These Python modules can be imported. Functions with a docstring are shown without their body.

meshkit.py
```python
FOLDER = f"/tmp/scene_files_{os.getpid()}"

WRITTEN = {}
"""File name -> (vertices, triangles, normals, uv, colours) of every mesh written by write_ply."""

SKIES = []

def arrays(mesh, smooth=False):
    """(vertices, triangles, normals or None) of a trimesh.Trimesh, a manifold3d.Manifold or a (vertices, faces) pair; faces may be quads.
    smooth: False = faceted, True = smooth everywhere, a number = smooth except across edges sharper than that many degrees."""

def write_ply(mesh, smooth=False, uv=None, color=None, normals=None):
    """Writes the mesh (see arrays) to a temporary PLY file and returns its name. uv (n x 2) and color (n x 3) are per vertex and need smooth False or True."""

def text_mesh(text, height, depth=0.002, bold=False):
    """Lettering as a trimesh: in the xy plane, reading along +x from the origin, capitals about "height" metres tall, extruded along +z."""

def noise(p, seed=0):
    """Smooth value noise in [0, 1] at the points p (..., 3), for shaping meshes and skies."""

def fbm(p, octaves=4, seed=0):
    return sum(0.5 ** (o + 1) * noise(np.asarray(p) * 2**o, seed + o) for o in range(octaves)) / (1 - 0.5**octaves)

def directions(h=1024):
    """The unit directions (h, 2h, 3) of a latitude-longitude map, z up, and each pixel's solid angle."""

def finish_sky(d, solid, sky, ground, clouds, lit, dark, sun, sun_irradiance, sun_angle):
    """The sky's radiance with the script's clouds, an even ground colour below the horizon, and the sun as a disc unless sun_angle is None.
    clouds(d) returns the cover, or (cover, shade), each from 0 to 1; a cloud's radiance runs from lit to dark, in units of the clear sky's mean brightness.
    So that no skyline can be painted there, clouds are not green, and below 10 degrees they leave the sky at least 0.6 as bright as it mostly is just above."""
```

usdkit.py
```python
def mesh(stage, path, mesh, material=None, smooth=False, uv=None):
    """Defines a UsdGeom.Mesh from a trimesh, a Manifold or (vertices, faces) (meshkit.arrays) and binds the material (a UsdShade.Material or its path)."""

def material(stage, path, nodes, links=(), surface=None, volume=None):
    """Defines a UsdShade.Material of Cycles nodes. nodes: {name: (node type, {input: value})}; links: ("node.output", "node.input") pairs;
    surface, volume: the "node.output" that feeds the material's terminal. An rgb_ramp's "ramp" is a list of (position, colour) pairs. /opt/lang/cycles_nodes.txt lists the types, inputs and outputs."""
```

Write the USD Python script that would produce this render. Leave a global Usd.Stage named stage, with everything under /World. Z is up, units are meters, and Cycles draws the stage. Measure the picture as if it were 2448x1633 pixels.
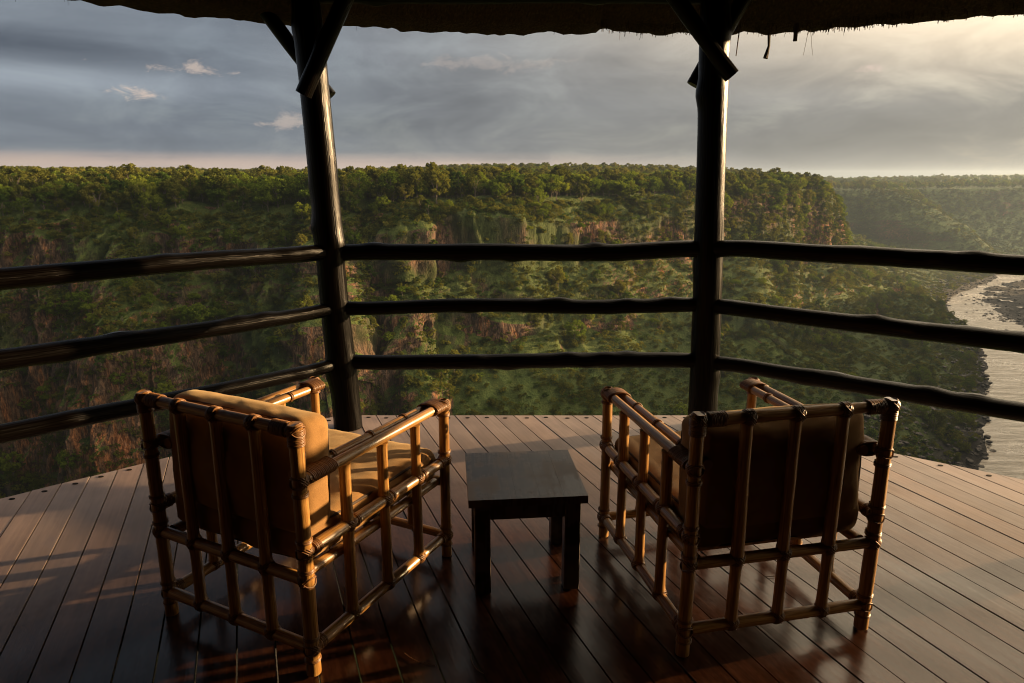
import math, random
import numpy as np, trimesh, usdkit, meshkit
from pxr import Usd, UsdGeom, UsdLux, UsdShade, Sdf, Gf, Vt
from scipy.interpolate import PchipInterpolator
from shapely.geometry import Polygon, box as sbox
from shapely import affinity

stage = Usd.Stage.CreateInMemory()
UsdGeom.SetStageUpAxis(stage, 'Z')
UsdGeom.SetStageMetersPerUnit(stage, 1.0)
UsdGeom.Xform.Define(stage, '/World')
UsdGeom.Scope.Define(stage, '/World/Looks')
rng = np.random.default_rng(11)
random.seed(11)
PI = math.pi

# ------------------------------------------------------------------ camera
EYE = (0.0, 0.0, 1.5)
PITCH = 13.4
EXPOSURE = 1.6
cam = UsdGeom.Camera.Define(stage, '/World/camera')
cam.AddTranslateOp().Set(EYE)
cam.AddRotateXOp().Set(90.0 - PITCH)
cam.CreateFocalLengthAttr(24.0)
cam.CreateHorizontalApertureAttr(36.0)
cam.CreateVerticalApertureAttr(24.0)
cam.CreateClippingRangeAttr((0.05, 30000.0))
cam.CreateExposureAttr(EXPOSURE)

# ------------------------------------------------------------------ node graph helper
class G:
    def __init__(self):
        self.nodes, self.links, self.k = {}, [], 0
    def n(self, kind, out=None, **inp):
        self.k += 1
        name = 'n%d' % self.k
        vals = {}
        for key, v in inp.items():
            if isinstance(v, str) and v.startswith('@'):
                self.links.append((v[1:], name + '.' + key))
            else:
                vals[key] = v
        self.nodes[name] = (kind, vals)
        return '@' + name + '.' + (out or '')
    def m(self, op, a, b=0.0, c=0.0, clamp=False):
        kw = dict(math_type=op, value1=a, value2=b, value3=c)
        if clamp: kw['use_clamp'] = True
        return self.n('math', 'value', **kw)
    def vm(self, op, a, b=(0, 0, 0), out='vector', **kw):
        return self.n('vector_math', out, math_type=op, vector1=a, vector2=b, **kw)
    def mix(self, f, a, b, t='mix'):
        return self.n('mix', 'color', mix_type=t, fac=f, color1=a, color2=b)
    def rng(self, v, a, b, c=0.0, d=1.0, smooth=True):
        return self.n('map_range', 'result', range_type='smoothstep' if smooth else 'linear', value=v, from_min=a, from_max=b, to_min=c, to_max=d, clamp=True)
    def noise(self, vec, scale, detail=3.0, rough=0.5, dist=0.0):
        return self.n('noise_texture', 'fac', vector=vec, scale=scale, detail=detail, roughness=rough, distortion=dist)
    def scale(self, vec, s):
        return self.n('mapping', 'vector', vector=vec, scale=s)
    def bump(self, h, strength=0.5, dist=0.01):
        return self.n('bump', 'normal', height=h, strength=strength, distance=dist)
    def make(self, name, surface=None, volume=None):
        return usdkit.material(stage, '/World/Looks/' + name, self.nodes, self.links, surface=surface and surface[1:], volume=volume and volume[1:])

# ------------------------------------------------------------------ sun and sky
SUN_AZ, SUN_EL = 73.0, 7.6
SKY_STRENGTH = 0.12
SUN_INTENSITY = 1.25
az, el = math.radians(SUN_AZ), math.radians(SUN_EL)
S = np.array([math.sin(az) * math.cos(el), math.cos(az) * math.cos(el), math.sin(el)])
sun = UsdLux.DistantLight.Define(stage, '/World/sun')
sun.CreateNormalizeAttr(True)
sun.CreateIntensityAttr(SUN_INTENSITY)
sun.CreateAngleAttr(0.6)
sun.CreateColorAttr(Gf.Vec3f(1.0, 0.67, 0.34))
zx = S; xx = np.cross([0, 0, 1], zx); xx /= np.linalg.norm(xx); yx = np.cross(zx, xx)
mt = Gf.Matrix4d(*xx, 0, *yx, 0, *zx, 0, 0, 0, 0, 1)
sun.AddTransformOp().Set(mt)

def sky_material():
    g = G()
    tc = g.n('texture_coordinate', 'generated')
    d = g.vm('normalize', tc)
    sky = g.n('sky_texture', 'color', sky_type='single_scattering', sun_disc=False, sun_elevation=el, sun_rotation=az, air_density=1.0, aerosol_density=1.0, ozone_density=1.0)
    sep = g.n('separate_xyz', None, vector=d)
    X, Y, Z = (sep + c for c in 'xyz')
    az_ = g.m('arctan2', X, Y)
    def vec(sx, sz, ox=0.0):
        return g.n('combine_xyz', 'vector', x=g.m('multiply', X, sx), y=g.m('multiply', Y, sx), z=g.m('add', g.m('multiply', Z, sz), ox))
    n1 = g.noise(vec(2.0, 9.0, 3.0), 1.0, 6.0, .55, .5)
    n2 = g.noise(vec(6.5, 17.0, 9.0), 1.0, 7.0, .58, .8)
    band = g.noise(vec(1.2, 30.0, 5.0), 1.0, 4.0, .5, .3)
    def lump(ca, ce, wa, we, wob=.35):
        zz = g.m('divide', g.m('add', g.m('subtract', Z, ce), g.m('multiply', g.m('subtract', n1, .5), wob * we * 4)), we)
        aa_ = g.m('divide', g.m('subtract', az_, ca), wa)
        r2 = g.m('add', g.m('multiply', zz, zz), g.m('multiply', aa_, aa_))
        return g.m('exponent', g.m('multiply', r2, -1.0))
    tone = g.m('add', g.m('multiply', n1, .46), g.m('add', g.m('multiply', n2, .36), g.m('multiply', band, .18)))
    tone = g.m('add', tone, g.m('multiply', lump(-.62, .112, .30, .016), .26))
    tone = g.m('subtract', tone, g.m('multiply', lump(-.60, .152, .26, .018), .20))
    tone = g.m('subtract', tone, g.m('multiply', lump(-.30, .065, .55, .030), .05))
    tone = g.m('add', tone, g.m('multiply', lump(.02, .17, .26, .018), .14))
    tone = g.m('add', tone, g.m('multiply', lump(.42, .105, .14, .010), .10))
    tone = g.m('subtract', tone, g.m('multiply', lump(.50, .060, .50, .030), .05))
    t = g.rng(tone, .30, .74, 0, 1, False)
    cosg = g.vm('dot_product', d, tuple(S), out='value')
    g1 = g.m('power', g.rng(cosg, -.1, 1.0, 0, 1, False), 4.0)
    low = g.rng(g.m('add', Z, g.m('multiply', g.m('subtract', n2, .5), .07)), .075, .235)
    high = g.rng(Z, .15, .42)
    glow = g.m('multiply', g1, g.m('add', g.m('multiply', high, 3.5), low))
    warm = g.rng(cosg, -.05, .80, 0, 1, False)
    dark = g.mix(warm, SKY_DARK_COOL, SKY_DARK_WARM)
    light = g.mix(warm, SKY_LIGHT_COOL, SKY_LIGHT_WARM)
    cloud = g.mix(t, dark, light)
    cloud = g.mix(1.0, cloud, g.mix(glow, (0, 0, 0), SKY_GLOW), 'add')
    strip = g.m('multiply', g.rng(Z, .040, .018), g.rng(cosg, .66, .2))
    strip = g.m('multiply', strip, g.rng(g.m('add', band, g.m('multiply', n2, .3)), .45, .72))
    cloud = g.mix(strip, cloud, SKY_ROSE)
    cloud = g.mix(g.rng(Z, -.012, -.06), cloud, ks(.045, .05, .04))
    puff = g.noise(vec(30.0, 62.0), 1.0, 7.0, .66, .5)
    pm = 0.0
    for ca, ce, wa, we, am in ((-.487, .104, .040, .011, 1.0), (-.41, .134, .060, .010, .6), (-.30, .074, .045, .014, .45), (.455, .131, .022, .008, .9), (-.03, .152, .12, .014, .22)):
        pm = g.m('maximum', pm, g.m('multiply', g.rng(g.m('add', puff, g.m('multiply', lump(ca, ce, wa, we, 0.0), .34)), .68, .92), am))
    cloud = g.mix(pm, cloud, SKY_PUFF)
    cover = g.m('maximum', g.rng(n2, 0.70, 0.45, 0.96, 0.995), g.rng(Z, 0.0, -.03))
    col = g.mix(cover, sky, cloud)
    bg = g.n('background_shader', 'background', color=col, strength=SKY_STRENGTH)
    return g.make('sky_look', surface=bg)

K = 2 ** -EXPOSURE / SKY_STRENGTH
def ks(*c): return tuple(K * x for x in c)
SKY_DARK_COOL, SKY_DARK_WARM = ks(.098, .118, .152), ks(.205, .195, .180)
SKY_LIGHT_COOL, SKY_LIGHT_WARM = ks(.31, .352, .405), ks(.40, .375, .335)
SKY_GLOW = ks(3.2, 2.5, 1.6)
SKY_ROSE = ks(.52, .40, .345)
SKY_PUFF = ks(.70, .56, .47)

sky = UsdLux.DomeLight.Define(stage, '/World/sky')
sky.CreateIntensityAttr(1.0)
UsdShade.MaterialBindingAPI.Apply(sky.GetPrim()).Bind(sky_material())

# ------------------------------------------------------------------ things, parts
USED = {}
def numbered(parent, name):
    k = (parent, name)
    i = USED.get(k, 0)
    USED[k] = i + 1
    return parent + '/' + (name if i == 0 else '%s_%03d' % (name, i))
def data(p, **kw):
    for k, v in kw.items():
        if v: p.SetCustomDataByKey(k, v)
    return p
def thing(name, label=None, cat=None, loc=(0, 0, 0), rz=0.0, group=None, kind=None):
    x = UsdGeom.Xform.Define(stage, numbered('/World', name))
    x.AddTranslateOp().Set(Gf.Vec3d(*map(float, loc)))
    x.AddRotateZOp().Set(float(rz))
    return data(x.GetPrim(), label=label, category=cat, group=group, kind=kind)
def part(parent, name, mesh, mat, smooth=False, uv=None, label=None, kind=None):
    path = numbered(str(parent.GetPath()) if not isinstance(parent, str) else parent, name)
    p = usdkit.mesh(stage, path, mesh, mat, smooth=smooth, uv=uv).GetPrim()
    return data(p, label=label, kind=kind)

# ------------------------------------------------------------------ mesh helpers
def tube(path, radii, sides=14, cap=True, twist=0.0, flat=None):
    """Tube along a polyline; uv = (metres along, turns around). flat=(a,b,dirvec): elliptical section."""
    P = np.asarray(path, float); n = len(P)
    R = np.broadcast_to(np.asarray(radii, float), (n,))
    T = np.gradient(P, axis=0); T /= np.linalg.norm(T, axis=1, keepdims=True)
    ref = np.array([0, 0, 1.0]) if abs(T[0, 2]) < 0.9 else np.array([1.0, 0, 0])
    N = np.zeros_like(P)
    v = ref - T[0] * (ref @ T[0]); N[0] = v / np.linalg.norm(v)
    for i in range(1, n):
        v = N[i - 1] - T[i] * (N[i - 1] @ T[i]); N[i] = v / np.linalg.norm(v)
    B = np.cross(T, N)
    a = np.linspace(0, 2 * PI, sides + 1)
    ring = N[:, None] * np.cos(a)[None, :, None] + B[:, None] * np.sin(a)[None, :, None]
    V = (P[:, None] + ring * R[:, None, None]).reshape(-1, 3)
    L = np.concatenate([[0], np.cumsum(np.linalg.norm(np.diff(P, axis=0), axis=1))])
    UV = np.stack([np.repeat(L, sides + 1), np.tile(np.linspace(0, 1, sides + 1), n)], 1)
    i, j = np.meshgrid(np.arange(n - 1), np.arange(sides), indexing='ij')
    k = (i * (sides + 1) + j).ravel(); w = sides + 1
    F = np.vstack([np.stack([k, k + 1, k + w + 1], 1), np.stack([k, k + w + 1, k + w], 1)])
    F = F[:, ::-1] if False else F
    if cap:
        for e, base in ((0, 0), (n - 1, (n - 1) * w)):
            c = len(V)
            rim = V[base:base + sides]
            V = np.vstack([V, rim, P[e][None]])
            UV = np.vstack([UV, np.tile([L[e], 0.5], (sides + 1, 1))])
            jj = np.arange(sides); nx = (jj + 1) % sides
            f = np.stack([np.full(sides, c + sides), c + nx, c + jj], 1)
            F = np.vstack([F, f if e == 0 else f[:, ::-1]])
    return V, F, UV
def join(parts):
    V, F, U, n = [], [], [], 0
    for p in parts:
        V.append(p[0]); F.append(np.asarray(p[1]) + n); U.append(p[2] if len(p) > 2 else np.zeros((len(p[0]), 2))); n += len(p[0])
    return np.vstack(V), np.vstack(F), np.vstack(U)
def add(parent, name, tb, mat, smooth=True, **kw):
    return part(parent, name, (tb[0], tb[1]), mat, smooth=smooth, uv=tb[2], **kw)

def n1d(x, seed):
    x = np.asarray(x, float)
    return meshkit.noise(np.stack([x, np.full_like(x, seed * 3.17), np.zeros_like(x)], -1), seed) * 2 - 1

def log_tube(p0, p1, r0, r1, seed, wob=0.012, knots=5, sides=18, step=0.03):
    p0, p1 = np.array(p0, float), np.array(p1, float)
    L = np.linalg.norm(p1 - p0); n = max(8, int(L / step))
    t = np.linspace(0, 1, n)
    d = (p1 - p0) / L
    a = np.cross(d, [0.31, 0.2, 0.9]); a /= np.linalg.norm(a); b = np.cross(d, a)
    env = np.sin(np.minimum(t, 1 - t).clip(0, .12) / .12 * PI / 2)
    C = p0 + np.outer(t, p1 - p0) + np.outer(n1d(t * L * 1.3 + 7, seed) * wob * env, a) + np.outer(n1d(t * L * 1.3 + 3, seed + 50) * wob * env, b)
    R = r0 + (r1 - r0) * t
    r_ = np.random.default_rng(seed)
    R = R * (1 + 0.035 * n1d(t * L * 5, seed + 9))
    V, F, UV = tube(C, R, sides)
    # knots: local swellings on one side
    for _ in range(knots):
        kt, ka = r_.uniform(.06, .94), r_.uniform(0, 2 * PI)
        c = p0 + (p1 - p0) * kt
        dirv = a * math.cos(ka) + b * math.sin(ka)
        q = V - c
        al = q @ d
        rad = q - np.outer(al, d)
        rn = np.linalg.norm(rad, axis=1) + 1e-9
        w = np.exp(-(al / 0.055) ** 2) * np.clip((rad @ dirv) / rn, 0, 1) ** 2
        V += (rad / rn[:, None]) * (w * r_.uniform(.006, .016))[:, None]
    return V, F, UV

def blob_box(h, r, seg=(14, 14, 8), bulge=0.02, seed=0, wr=0.004):
    """Rounded soft box, half sizes h: a stuffed cushion lying flat."""
    h = np.array(h, float)
    vs, fs, n = [], [], 0
    for ax in range(3):
        u, v = [(1, 2), (2, 0), (0, 1)][ax]
        for s in (-1, 1):
            U, W = np.meshgrid(np.linspace(-1, 1, seg[u] + 1), np.linspace(-1, 1, seg[v] + 1), indexing='ij')
            P = np.zeros(U.shape + (3,)); P[..., u] = U; P[..., v] = W; P[..., ax] = s
            i, j = np.meshgrid(np.arange(seg[u]), np.arange(seg[v]), indexing='ij')
            k = (i * (seg[v] + 1) + j).ravel(); w = seg[v] + 1
            f = np.stack([k, k + w, k + w + 1, k + 1], 1)
            if s < 0: f = f[:, ::-1]
            vs.append(P.reshape(-1, 3)); fs.append(f + n); n += U.size
    V, F = np.vstack(vs), np.vstack(fs)
    p = V * h
    inner = np.clip(p, -(h - r), h - r)
    q = p - inner
    ln = np.linalg.norm(q, axis=1, keepdims=True)
    p = inner + q / np.maximum(ln, 1e-9) * r
    bx = (1 - (p[:, 0] / h[0]) ** 2).clip(0) ; by = (1 - (p[:, 1] / h[1]) ** 2).clip(0)
    p[:, 2] += np.sign(p[:, 2]) * bulge * (bx * by) ** 0.6 * (np.abs(p[:, 2]) / h[2])
    # sides belly out
    zb = (1 - (p[:, 2] / h[2]) ** 2).clip(0)
    out = p * np.array([1, 1, 0]); ln = np.linalg.norm(out, axis=1, keepdims=True)
    p += out / np.maximum(ln, 1e-9) * (0.010 * zb * ((ln[:, 0] > .6 * min(h[:2]))))[:, None]
    p += (meshkit.fbm(p * 9 + seed * 7, 3, seed)[:, None] - .5) * wr * 3.2 * np.array([.5, .5, 1])
    p += (meshkit.fbm(p * 28 + seed * 5, 2, seed + 3)[:, None] - .5) * wr
    m = trimesh.Trimesh(p, np.vstack([F[:, :3], F[:, [0, 2, 3]]]), process=False)
    m.merge_vertices()
    m.fix_normals()
    return m

# ------------------------------------------------------------------ materials
def uv_vec(g, su, sv):
    st = g.n('texture_coordinate', 'UV')
    sep = g.n('separate_xyz', None, vector=st)
    # wrap the angle onto a circle so that the grain has no seam
    an = g.m('multiply', sep + 'y', 2 * PI)
    return g.n('combine_xyz', 'vector', x=g.m('multiply', sep + 'x', su), y=g.m('multiply', g.m('cosine', an), sv), z=g.m('multiply', g.m('sine', an), sv)), sep

def mat_bamboo():
    g = G()
    v, sep = uv_vec(g, 6.0, 3.0)
    rnd = g.n('object_info', 'random')
    v = g.vm('add', v, g.n('combine_xyz', 'vector', x=g.m('multiply', rnd, 37.0), y=0.0, z=g.m('multiply', rnd, 11.0)))
    blot = g.noise(v, 1.3, 4.0, .55)
    v2, _ = uv_vec(g, 2.5, 16.0)
    streak = g.noise(v2, 1.0, 3.0, .6)
    c = g.n('rgb_ramp', 'color', fac=g.m('add', g.m('multiply', blot, .62), g.m('multiply', streak, .4)), ramp=[(.30, (.095, .038, .009)), (.45, (.225, .104, .025)), (.58, (.36, .185, .046)), (.70, (.46, .265, .078)), (.84, (.54, .35, .12))])
    bmp = g.bump(streak, .25, .002)
    b = g.n('principled_bsdf', 'BSDF', base_color=c, roughness=g.rng(blot, .3, .7, .26, .42), normal=bmp, coat_weight=.25, coat_roughness=.18)
    return g.make('bamboo', b)
def mat_cane():
    g = G()
    v, sep = uv_vec(g, 30.0, 2.0)
    n = g.noise(v, 1.0, 3.0, .6)
    c = g.n('rgb_ramp', 'color', fac=n, ramp=[(.3, (.07, .030, .010)), (.55, (.19, .085, .027)), (.8, (.33, .17, .06))])
    b = g.n('principled_bsdf', 'BSDF', base_color=c, roughness=.42)
    return g.make('cane_binding', b)
def mat_log():
    g = G()
    v, sep = uv_vec(g, 2.2, 5.0)
    v3, _ = uv_vec(g, 1.2, 22.0)
    grain = g.noise(v3, 1.0, 5.0, .65)
    blot = g.noise(v, 1.6, 4.0, .55)
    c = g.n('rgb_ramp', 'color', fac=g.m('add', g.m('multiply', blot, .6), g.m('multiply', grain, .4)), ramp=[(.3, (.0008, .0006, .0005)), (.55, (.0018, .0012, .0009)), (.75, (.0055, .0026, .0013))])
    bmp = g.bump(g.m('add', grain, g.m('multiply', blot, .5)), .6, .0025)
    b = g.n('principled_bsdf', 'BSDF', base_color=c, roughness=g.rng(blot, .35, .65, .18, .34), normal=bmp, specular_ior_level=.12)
    return g.make('dark_varnished_log', b)
def mat_table():
    g = G()
    p = g.n('texture_coordinate', 'object')
    grain = g.noise(g.scale(p, (3, 60, 60)), 1.0, 4.0, .6)
    blot = g.noise(p, 7.0, 5.0, .6)
    scr = g.noise(g.scale(p, (90, 4, 1)), 1.0, 3.0, .5)
    wear = g.rng(g.m('add', blot, g.m('multiply', scr, .35)), .56, .82)
    c = g.mix(wear, (.010, .008, .007), (.085, .064, .052))
    b = g.n('principled_bsdf', 'BSDF', base_color=c, roughness=g.rng(wear, 0, 1, .26, .50), normal=g.bump(grain, .25, .002))
    return g.make('dark_table_wood', b)
def mat_board():
    g = G()
    p = g.n('geometry', 'position')
    rnd = g.n('object_info', 'random')
    rot = g.n('mapping', 'vector', vector=p, rotation=(0, 0, -math.radians(21.1)))
    off = g.n('combine_xyz', 'vector', x=g.m('multiply', rnd, 61.0), y=g.m('multiply', rnd, 23.0), z=0.0)
    rv = g.vm('add', rot, off)
    grain = g.noise(g.scale(rv, (46, 2.0, 6)), 1.0, 5.0, .62, .3)
    blot = g.noise(rv, 2.4, 5.0, .6, .2)
    mott = g.noise(g.scale(rv, (14, 5, 6)), 1.0, 5.0, .65)
    sep = g.n('separate_xyz', None, vector=p)
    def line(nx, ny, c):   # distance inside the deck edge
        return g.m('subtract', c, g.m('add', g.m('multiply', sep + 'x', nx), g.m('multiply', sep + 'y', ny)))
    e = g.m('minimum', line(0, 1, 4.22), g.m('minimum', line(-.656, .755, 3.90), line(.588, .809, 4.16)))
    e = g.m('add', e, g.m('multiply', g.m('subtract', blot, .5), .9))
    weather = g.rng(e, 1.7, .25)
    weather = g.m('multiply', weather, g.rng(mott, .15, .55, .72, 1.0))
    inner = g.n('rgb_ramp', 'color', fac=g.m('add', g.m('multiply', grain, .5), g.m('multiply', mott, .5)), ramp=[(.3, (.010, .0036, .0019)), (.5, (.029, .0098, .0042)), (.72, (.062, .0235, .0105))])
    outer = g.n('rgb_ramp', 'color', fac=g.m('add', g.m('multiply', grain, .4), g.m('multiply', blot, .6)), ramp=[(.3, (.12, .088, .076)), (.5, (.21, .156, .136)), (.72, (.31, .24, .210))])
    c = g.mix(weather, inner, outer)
    tint = g.n('rgb_ramp', 'color', fac=rnd, ramp=[(0, (.80, .78, .76)), (.5, (1, 1, 1)), (1, (1.12, 1.03, .95))])
    c = g.mix(1.0, c, tint, 'multiply')
    rough = g.m('add', g.rng(weather, 0, 1, .20, .52), g.m('multiply', g.m('subtract', mott, .5), .22))
    bmp = g.bump(g.m('add', g.m('multiply', grain, .6), g.m('multiply', mott, .5)), .30, .003)
    b = g.n('principled_bsdf', 'BSDF', base_color=c, roughness=rough, normal=bmp)
    return g.make('deck_wood', b)
def mat_fabric():
    g = G()
    p = g.n('texture_coordinate', 'object')
    f = g.noise(p, 420.0, 2.0, .6)
    m = g.noise(p, 9.0, 4.0, .6)
    c = g.n('rgb_ramp', 'color', fac=g.m('add', g.m('multiply', f, .5), g.m('multiply', m, .5)), ramp=[(.3, (.13, .058, .012)), (.5, (.215, .104, .023)), (.7, (.29, .155, .042))])
    b = g.n('principled_bsdf', 'BSDF', base_color=c, roughness=.9, sheen_weight=.25, sheen_roughness=.5, sheen_tint=(.9, .7, .4), normal=g.bump(f, .35, .0015))
    return g.make('ochre_canvas', b)
def flat(name, c, rough=.6, scale=20.0, var=.35):
    g = G()
    p = g.n('geometry', 'position')
    n = g.noise(p, scale, 4.0, .6)
    col = g.mix(n, tuple(x * (1 - var) for x in c), tuple(x * (1 + var) for x in c))
    b = g.n('principled_bsdf', 'BSDF', base_color=col, roughness=rough, specular_ior_level=.08 if name == 'screw_steel' else .5)
    return g.make(name, b)
def mat_thatch():
    g = G()
    v, sep = uv_vec(g, 1.0, 1.0)
    p = g.n('geometry', 'position')
    n = g.noise(g.scale(p, (70, 70, 4)), 1.0, 4.0, .6)
    c = g.n('rgb_ramp', 'color', fac=n, ramp=[(.3, (.016, .007, .004)), (.55, (.040, .018, .009)), (.8, (.085, .045, .022))])
    b = g.n('principled_bsdf', 'BSDF', base_color=c, roughness=.85, normal=g.bump(n, .8, .02))
    return g.make('thatch_straw', b)
def mat_leaf(name, a, b_, c_):
    g = G()
    rnd = g.n('object_info', 'random')
    isl = g.n('geometry', 'random_per_island')
    p = g.n('geometry', 'position')
    big = g.noise(p, .022, 3.0, .55)
    f = g.m('add', g.m('multiply', rnd, .45), g.m('add', g.m('multiply', isl, .25), g.m('multiply', big, .42)))
    col = g.n('rgb_ramp', 'color', fac=f, ramp=[(.2, a), (.55, b_), (.9, c_)])
    d = g.n('diffuse_bsdf', 'BSDF', color=col)
    tr = g.n('translucent_bsdf', 'BSDF', color=g.mix(1.0, col, (1.25, 1.15, .5), 'multiply'))
    return g.make(name, g.n('mix_closure', 'closure', fac=.35, closure1=d, closure2=tr))
def mat_terrain():
    g = G()
    geo = g.n('geometry', None)
    p, nrm = geo + 'position', geo + 'true_normal'
    nz = g.n('separate_xyz', None, vector=nrm) + 'z'
    pz = g.n('separate_xyz', None, vector=p) + 'z'
    big = g.noise(p, .03, 4.0, .6)
    mid = g.noise(p, .16, 5.0, .62)
    fine = g.noise(p, 1.1, 4.0, .65)
    vert = g.noise(g.scale(p, (.34, .34, .055)), 1.0, 5.0, .65, .4)
    vertb = g.noise(g.scale(p, (1.0, 1.0, .24)), 1.0, 4.0, .6)
    sepp = g.n('separate_xyz', None, vector=p)
    zone = g.noise(p, .011, 3.0, .6)
    rock = g.n('rgb_ramp', 'color', fac=g.m('add', g.m('multiply', vert, .55), g.m('multiply', zone, .45)), ramp=[(.28, (.022, .017, .014)), (.42, (.055, .040, .031)), (.52, (.120, .074, .050)), (.575, (.19, .095, .050)), (.63, (.34, .135, .056)), (.70, (.24, .165, .125)), (.8, (.11, .085, .07))])
    rock = g.mix(g.rng(vertb, .38, .62), g.mix(1.0, rock, (.35, .33, .33), 'multiply'), rock)
    grass = g.n('rgb_ramp', 'color', fac=g.m('add', g.m('multiply', mid, .5), g.m('multiply', fine, .5)), ramp=[(.30, (.016, .026, .007)), (.46, (.040, .060, .014)), (.60, (.072, .088, .022)), (.78, (.092, .094, .034))])
    wet = g.rng(g.m('add', pz, g.m('multiply', mid, 8.0)), -166, -177)
    basalt = g.n('rgb_ramp', 'color', fac=fine, ramp=[(.3, (.010, .009, .009)), (.7, (.027, .024, .022))])
    f = g.rng(g.m('add', nz, g.m('multiply', g.m('subtract', mid, .5), .55)), .66, .50)
    bare = g.rng(g.m('subtract', zone, g.rng(sepp + 'x', -40, 150, 0, .085)), .35, .47)
    bare = g.m('multiply', bare, g.rng(vert, .22, .36))
    scrubby = g.mix(fine, (.016, .026, .008), (.055, .070, .019))
    c = g.mix(f, grass, g.mix(bare, scrubby, rock))
    c = g.mix(wet, c, basalt)
    h = g.m('add', g.m('multiply', vertb, 1.0), g.m('multiply', fine, .7))
    b = g.n('principled_bsdf', 'BSDF', base_color=c, roughness=.95, specular_ior_level=.15, normal=g.bump(h, .9, 1.2))
    return g.make('gorge_ground', b)
def mat_river():
    g = G()
    p = g.n('geometry', 'position')
    w1 = g.noise(g.scale(p, (.045, .12, 1)), 1.0, 5.0, .6, .9)
    w2 = g.noise(p, .55, 4.0, .6, .5)
    h = g.m('add', g.m('multiply', w1, 3.5), g.m('multiply', w2, .55))
    rap = g.noise(p, .016, 4.0, .6)
    foam = g.m('multiply', g.rng(rap, .50, .62), g.rng(w2, .50, .66))
    c = g.mix(foam, (.085, .065, .042), (.62, .57, .50))
    b = g.n('principled_bsdf', 'BSDF', base_color=c, roughness=g.rng(foam, 0, 1, .16, .7), ior=1.33, normal=g.bump(h, .55, .9))
    return g.make('river_water', b)
def mat_rock():
    g = G()
    p = g.n('geometry', 'position')
    n = g.noise(p, 1.3, 4.0, .6)
    c = g.n('rgb_ramp', 'color', fac=n, ramp=[(.3, (.016, .014, .013)), (.7, (.06, .052, .046))])
    b = g.n('principled_bsdf', 'BSDF', base_color=c, roughness=.85, specular_ior_level=.2, normal=g.bump(n, .8, .3))
    return g.make('basalt', b)

BAMBOO, CANE, LOG, TABLE, BOARD, FABRIC = mat_bamboo(), mat_cane(), mat_log(), mat_table(), mat_board(), mat_fabric()
PIPING = flat('dark_piping', (.035, .018, .010), .8, 60)
THATCH, TERRAIN, RIVER, ROCK = mat_thatch(), mat_terrain(), mat_river(), mat_rock()
BARK = flat('bark', (.12, .095, .075), .9, 3)
LEAF = mat_leaf('leaf_green', (.056, .092, .013), (.120, .160, .022), (.205, .215, .037))
LEAF2 = mat_leaf('leaf_olive', (.060, .072, .016), (.120, .126, .028), (.195, .175, .046))
LEAF3 = mat_leaf('leaf_dark', (.032, .062, .014), (.070, .112, .022), (.118, .155, .032))
SCREW = flat('screw_steel', (.010, .008, .007), .8, 40)
PLASTER = flat('lodge_timber', (.045, .028, .018), .9, 3)

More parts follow.
